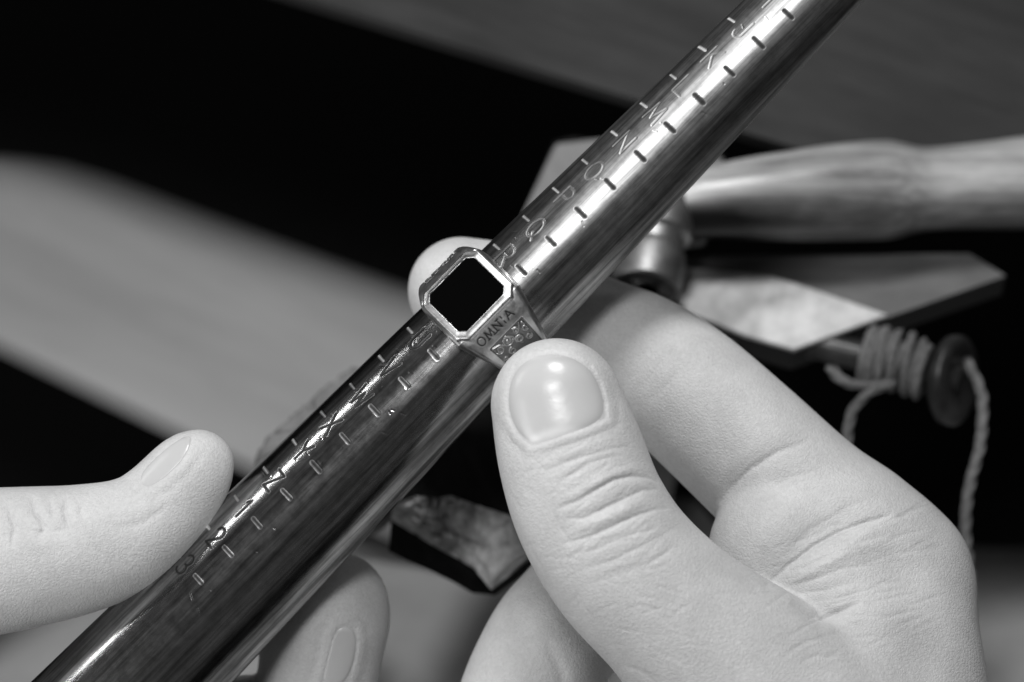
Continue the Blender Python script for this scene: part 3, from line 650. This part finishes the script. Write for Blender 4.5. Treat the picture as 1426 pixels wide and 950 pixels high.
def right_hand():
    F = Field((-240, -800, -330), (860, 200, 330), 4.0)
    thumb = F.tube([(775, 563, 108, 92), (797, 640, 114, 103), (824, 715, 118, 107), (872, 790, 120, 110), (950, 868, 112, 116), (1050, 965, 85, 145), (1150, 1080, 50, 185), (1200, 1200, 20, 200)], .82)
    index = F.tube([(642, 404, -156, 74), (700, 415, -160, 76), (770, 440, -162, 78), (840, 468, -152, 80), (895, 494, -140, 85), (955, 545, -115, 96), (1035, 618, -90, 100), (1110, 690, -75, 104), (1180, 760, -60, 116), (1245, 805, -60, 106)], .95)
    knuckle = F.tube([(1180, 760, -55, 112), (1240, 810, -50, 110), (1256, 895, -18, 109), (1262, 1000, -8, 120), (1260, 1130, -30, 140), (1250, 1220, -20, 150)], 1.0)
    web = F.tube([(1087, 765, -22, 100), (1150, 820, -20, 115), (1190, 900, 0, 130)], .9)
    mid = F.tube([(850, 800, -110, 88), (800, 858, -105, 92), (766, 901, -95, 93), (727, 985, -95, 92), (712, 1070, -110, 90)], .95)
    midback = F.tube([(850, 800, -110, 88), (960, 860, -130, 95), (1120, 960, -110, 110), (1200, 1050, -80, 130)], .95)
    X, Y, Z = F.coords()
    h = smin(smin(index, knuckle, 25), web, 16); h = smin(h, smin(mid, midback, 30), 10)
    s = (X + 713) + (475 - Y); kk = (8 + 45 * smooth(1960, 2180, s)).astype(np.float32)
    h = smin(h, thumb, kk)
    v, q_ = F.to_mesh(h)
    Z1, Z2 = 60, 400
    st = [  # thumb joint
        ([(774, 676), (797, 659), (823, 644), (849, 636), (869, 634)], 1.6, 3, Z1, Z2),
        ([(777, 711), (807, 696), (833, 681), (856, 668), (882, 663), (901, 665), (918, 672)], 4.4, 4, Z1, Z2),
        ([(786, 722), (813, 722), (843, 708), (872, 693), (895, 683), (918, 681)], 4.4, 4, Z1, Z2),
        ([(783, 758), (820, 748), (849, 735), (882, 720), (908, 711), (934, 707)], 3.4, 3.8, Z1, Z2),
        ([(790, 775), (830, 765), (870, 748), (915, 735)], 1.0, 3, Z1, Z2),
        ([(752, 640), (790, 642), (830, 622), (860, 615)], .8, 3, Z1, Z2),
        ([(735, 632), (760, 655), (770, 690)], .9, 3, Z1, Z2),
        ([(790, 700), (840, 668), (890, 650)], -2, 9, Z1, Z2), ([(800, 740), (850, 720), (905, 695)], -2, 9, Z1, Z2), ([(765, 700), (780, 735), (800, 765)], 1.6, 4, Z1, Z2), ([(750, 660), (800, 640), (850, 625), (880, 622)], 2.0, 3, Z1, Z2),
        ([(733, 632), (765, 627), (805, 615), (850, 597)], 1.4, 4, Z1, Z2), ([(700, 590), (712, 615), (735, 634)], 1.2, 4, Z1, Z2),
        ([(800, 795), (850, 782), (910, 752), (950, 730)], 1.3, 4, Z1, Z2), ([(815, 815), (880, 795), (950, 760)], .9, 4, Z1, Z2),
        # web and palm folds
        ([(1064, 818), (1078, 806), (1097, 789), (1136, 758), (1169, 739), (1202, 728), (1245, 716)], 9, 6, -60, 200),
        ([(1050, 815), (1085, 782), (1130, 744), (1180, 718), (1240, 704)], 9, 20, -60, 200), ([(1075, 835), (1120, 802), (1180, 768), (1260, 750)], -6, 16, -60, 200),
        ([(1064, 760), (1062, 818)], 3, 9, -60, 120),
        ([(1100, 838), (1125, 852), (1144, 860), (1169, 852), (1200, 837)], 8, 7, -60, 200),
        ([(1080, 800), (1120, 790), (1170, 768), (1215, 765)], 1.6, 4, -60, 200),
        ([(1090, 820), (1130, 808), (1180, 790), (1230, 788)], 1.4, 4, -60, 200),
        ([(1100, 828), (1150, 822), (1195, 808)], 1.4, 4, -60, 200),
        ([(1120, 840), (1160, 834), (1205, 822)], 1.2, 4, -60, 200),
        ([(1095, 770), (1130, 735), (1180, 705), (1230, 690)], 1.4, 6, -60, 200),
        # index joints
        ([(1001, 702), (1020, 678), (1042, 656), (1083, 629), (1130, 612)], 5.0, 8, -200, 60),
        ([(1030, 720), (1060, 690), (1100, 665), (1150, 652)], 1.4, 6, -200, 90),
        ([(893, 548), (905, 525), (919, 506), (946, 474)], 1.6, 4, -300, 60),
        ([(905, 560), (930, 535), (955, 505)], 1.3, 5, -300, 60),
        # lower finger bend, heel of thumb
        ([(735, 880), (762, 898), (782, 935), (792, 985)], 6.0, 16, -250, 30),
        ([(862, 925), (885, 932), (905, 944), (925, 965)], 1.6, 5, 0, 400)]
    rng = np.random.RandomState(4)
    for i in range(70):     # fine wrinkles across the thumb joint
        t = rng.uniform(0, 1); cx = 790 + 80 * t + rng.uniform(-65, 65); cy = 640 + 140 * t + rng.uniform(-18, 18); l = rng.uniform(10, 30); a = -.45 + rng.uniform(-.35, .35)
        st.append(([(cx - l * math.cos(a), cy - l * math.sin(a)), (cx, cy + rng.uniform(-2, 2)), (cx + l * math.cos(a), cy + l * math.sin(a))], rng.uniform(.3, .8), 1.9, Z1, Z2))
    for i in range(60):     # crossing lines, less regular
        cx = rng.uniform(700, 950); cy = 640 + (cx - 700) * .75 + rng.uniform(-40, 150); l = rng.uniform(8, 24); a = rng.choice([1.1, -.5, .25]) + rng.uniform(-.35, .35); bx = rng.uniform(-4, 4)
        st.append(([(cx - l * math.cos(a), cy - l * math.sin(a)), (cx + bx, cy + bx), (cx + l * math.cos(a), cy + l * math.sin(a))], rng.uniform(.3, .8), 1.8, Z1, Z2))
    for i in range(60):     # fine wrinkles of the web
        cx = rng.uniform(1080, 1290); cy = 830 - (cx - 1080) * .28 + rng.uniform(-75, 110); l = rng.uniform(14, 40); a = -.32 + rng.uniform(-.3, .3)
        st.append(([(cx - l * math.cos(a), cy - l * math.sin(a)), (cx + l * math.cos(a), cy + l * math.sin(a))], rng.uniform(.4, 1.0), 2.4, -60, 300))
    for i in range(60):
        cx = rng.uniform(880, 1250); cy = 800 + (cx - 880) * .3 + rng.uniform(-30, 90); l = rng.uniform(10, 30); a = .3 + rng.uniform(-.4, .4)
        st.append(([(cx - l * math.cos(a), cy - l * math.sin(a)), (cx + l * math.cos(a), cy + l * math.sin(a))], rng.uniform(.2, .5), 2.1, 0, 400))
    nail = dict(outline=[(716, 508), (740, 493), (768, 487), (800, 494), (824, 508), (838, 532), (846, 560), (847, 584), (820, 597), (790, 607), (760, 618), (738, 624), (718, 606), (706, 582), (703, 556), (706, 530)], z=(60, 300), free=(768, 482), cut=(790, 622), freer=70, lift=.7, fold=.35, deep=1.8, moon=.7)
    return skin_object('hand', v, q_, st, [nail], None)
hr = right_hand()
tag(hr, 'hand with thumb nail facing the viewer, pinching the signet ring', 'hand', 'hands')

def left_hand():
    F = Field((-1080, -640, -330), (-130, 20, 220), 4.0)
    thumb = F.tube([(276, 648, 22, 50), (262, 664, 24, 60), (225, 712, 28, 72), (180, 745, 30, 80), (110, 765, 28, 90), (30, 777, 22, 99), (-60, 790, 15, 108), (-200, 830, 0, 130), (-330, 900, -20, 150)], .85)
    index = F.tube([(-300, 850, -90, 110), (-60, 800, -110, 88), (100, 765, -135, 62), (220, 758, -180, 58), (300, 795, -190, 66), (385, 835, -165, 74), (456, 862, -120, 84)], .95)
    tipx = F.tube([(470, 840, -122, 70), (455, 866, -116, 85), (440, 960, -135, 84)], .95)
    mid = F.tube([(-260, 960, -120, 100), (-60, 1060, -170, 85), (150, 1080, -180, 80), (250, 1050, -170, 76), (345, 1014, -140, 74)], .95)
    h = smin(index, tipx, 12); h = smin(h, mid, 12); h = smin(h, thumb, 8)
    base = F.tube([(-330, 900, -20, 150), (-250, 900, -70, 150)], 1.0); h = smin(h, base, 50)
    v, q_ = F.to_mesh(h)
    st = [([(20, 735), (60, 742), (110, 735)], 2.5, 6, -20, 200), ([(118, 690), (112, 712), (118, 730)], 2.5, 4, -20, 200), ([(150, 740), (200, 728), (240, 700)], 2, 9, -20, 200), ([(45, 690), (48, 712), (62, 735), (50, 752)], 6, 5, -20, 200), ([(92, 690), (90, 715), (97, 738)], 5, 4.5, -20, 200), ([(10, 700), (20, 735), (15, 765)], 5, 6, -20, 200), ([(70, 692), (74, 725)], 3, 4, -20, 200),
          ([(180, 664), (186, 680), (198, 688)], 2.5, 4, -20, 200)]
    rng = np.random.RandomState(9)
    for i in range(50):
        cx = rng.uniform(0, 180); cy = 690 + rng.uniform(0, 110); l = rng.uniform(6, 18); a = 1.3 + rng.uniform(-.5, .5)
        st.append(([(cx - l * math.cos(a), cy - l * math.sin(a)), (cx + l * math.cos(a), cy + l * math.sin(a))], rng.uniform(.25, .6), 2, -20, 300))
    n1 = dict(outline=[(184, 667), (205, 645), (230, 622), (252, 606), (268, 600), (272, 608), (266, 628), (252, 648), (230, 668), (206, 684), (192, 686)], z=(-10, 200), free=(272, 604), cut=(188, 678), freer=30, lift=.1, fold=.3, deep=.6)
    n2 = dict(outline=[(463, 885), (470, 872), (484, 868), (497, 874), (500, 895), (496, 920), (485, 960), (450, 975), (444, 960), (455, 920)], z=(-150, 60), free=(482, 866), cut=(462, 975), freer=20, lift=.1, fold=.4, deep=1.0)
    return skin_object('hand', v, q_, st, [n1, n2], None)
hl = left_hand()
tag(hl, 'hand at the left edge steadying the thick end of the mandrel between thumb and fingers', 'hand', 'hands')
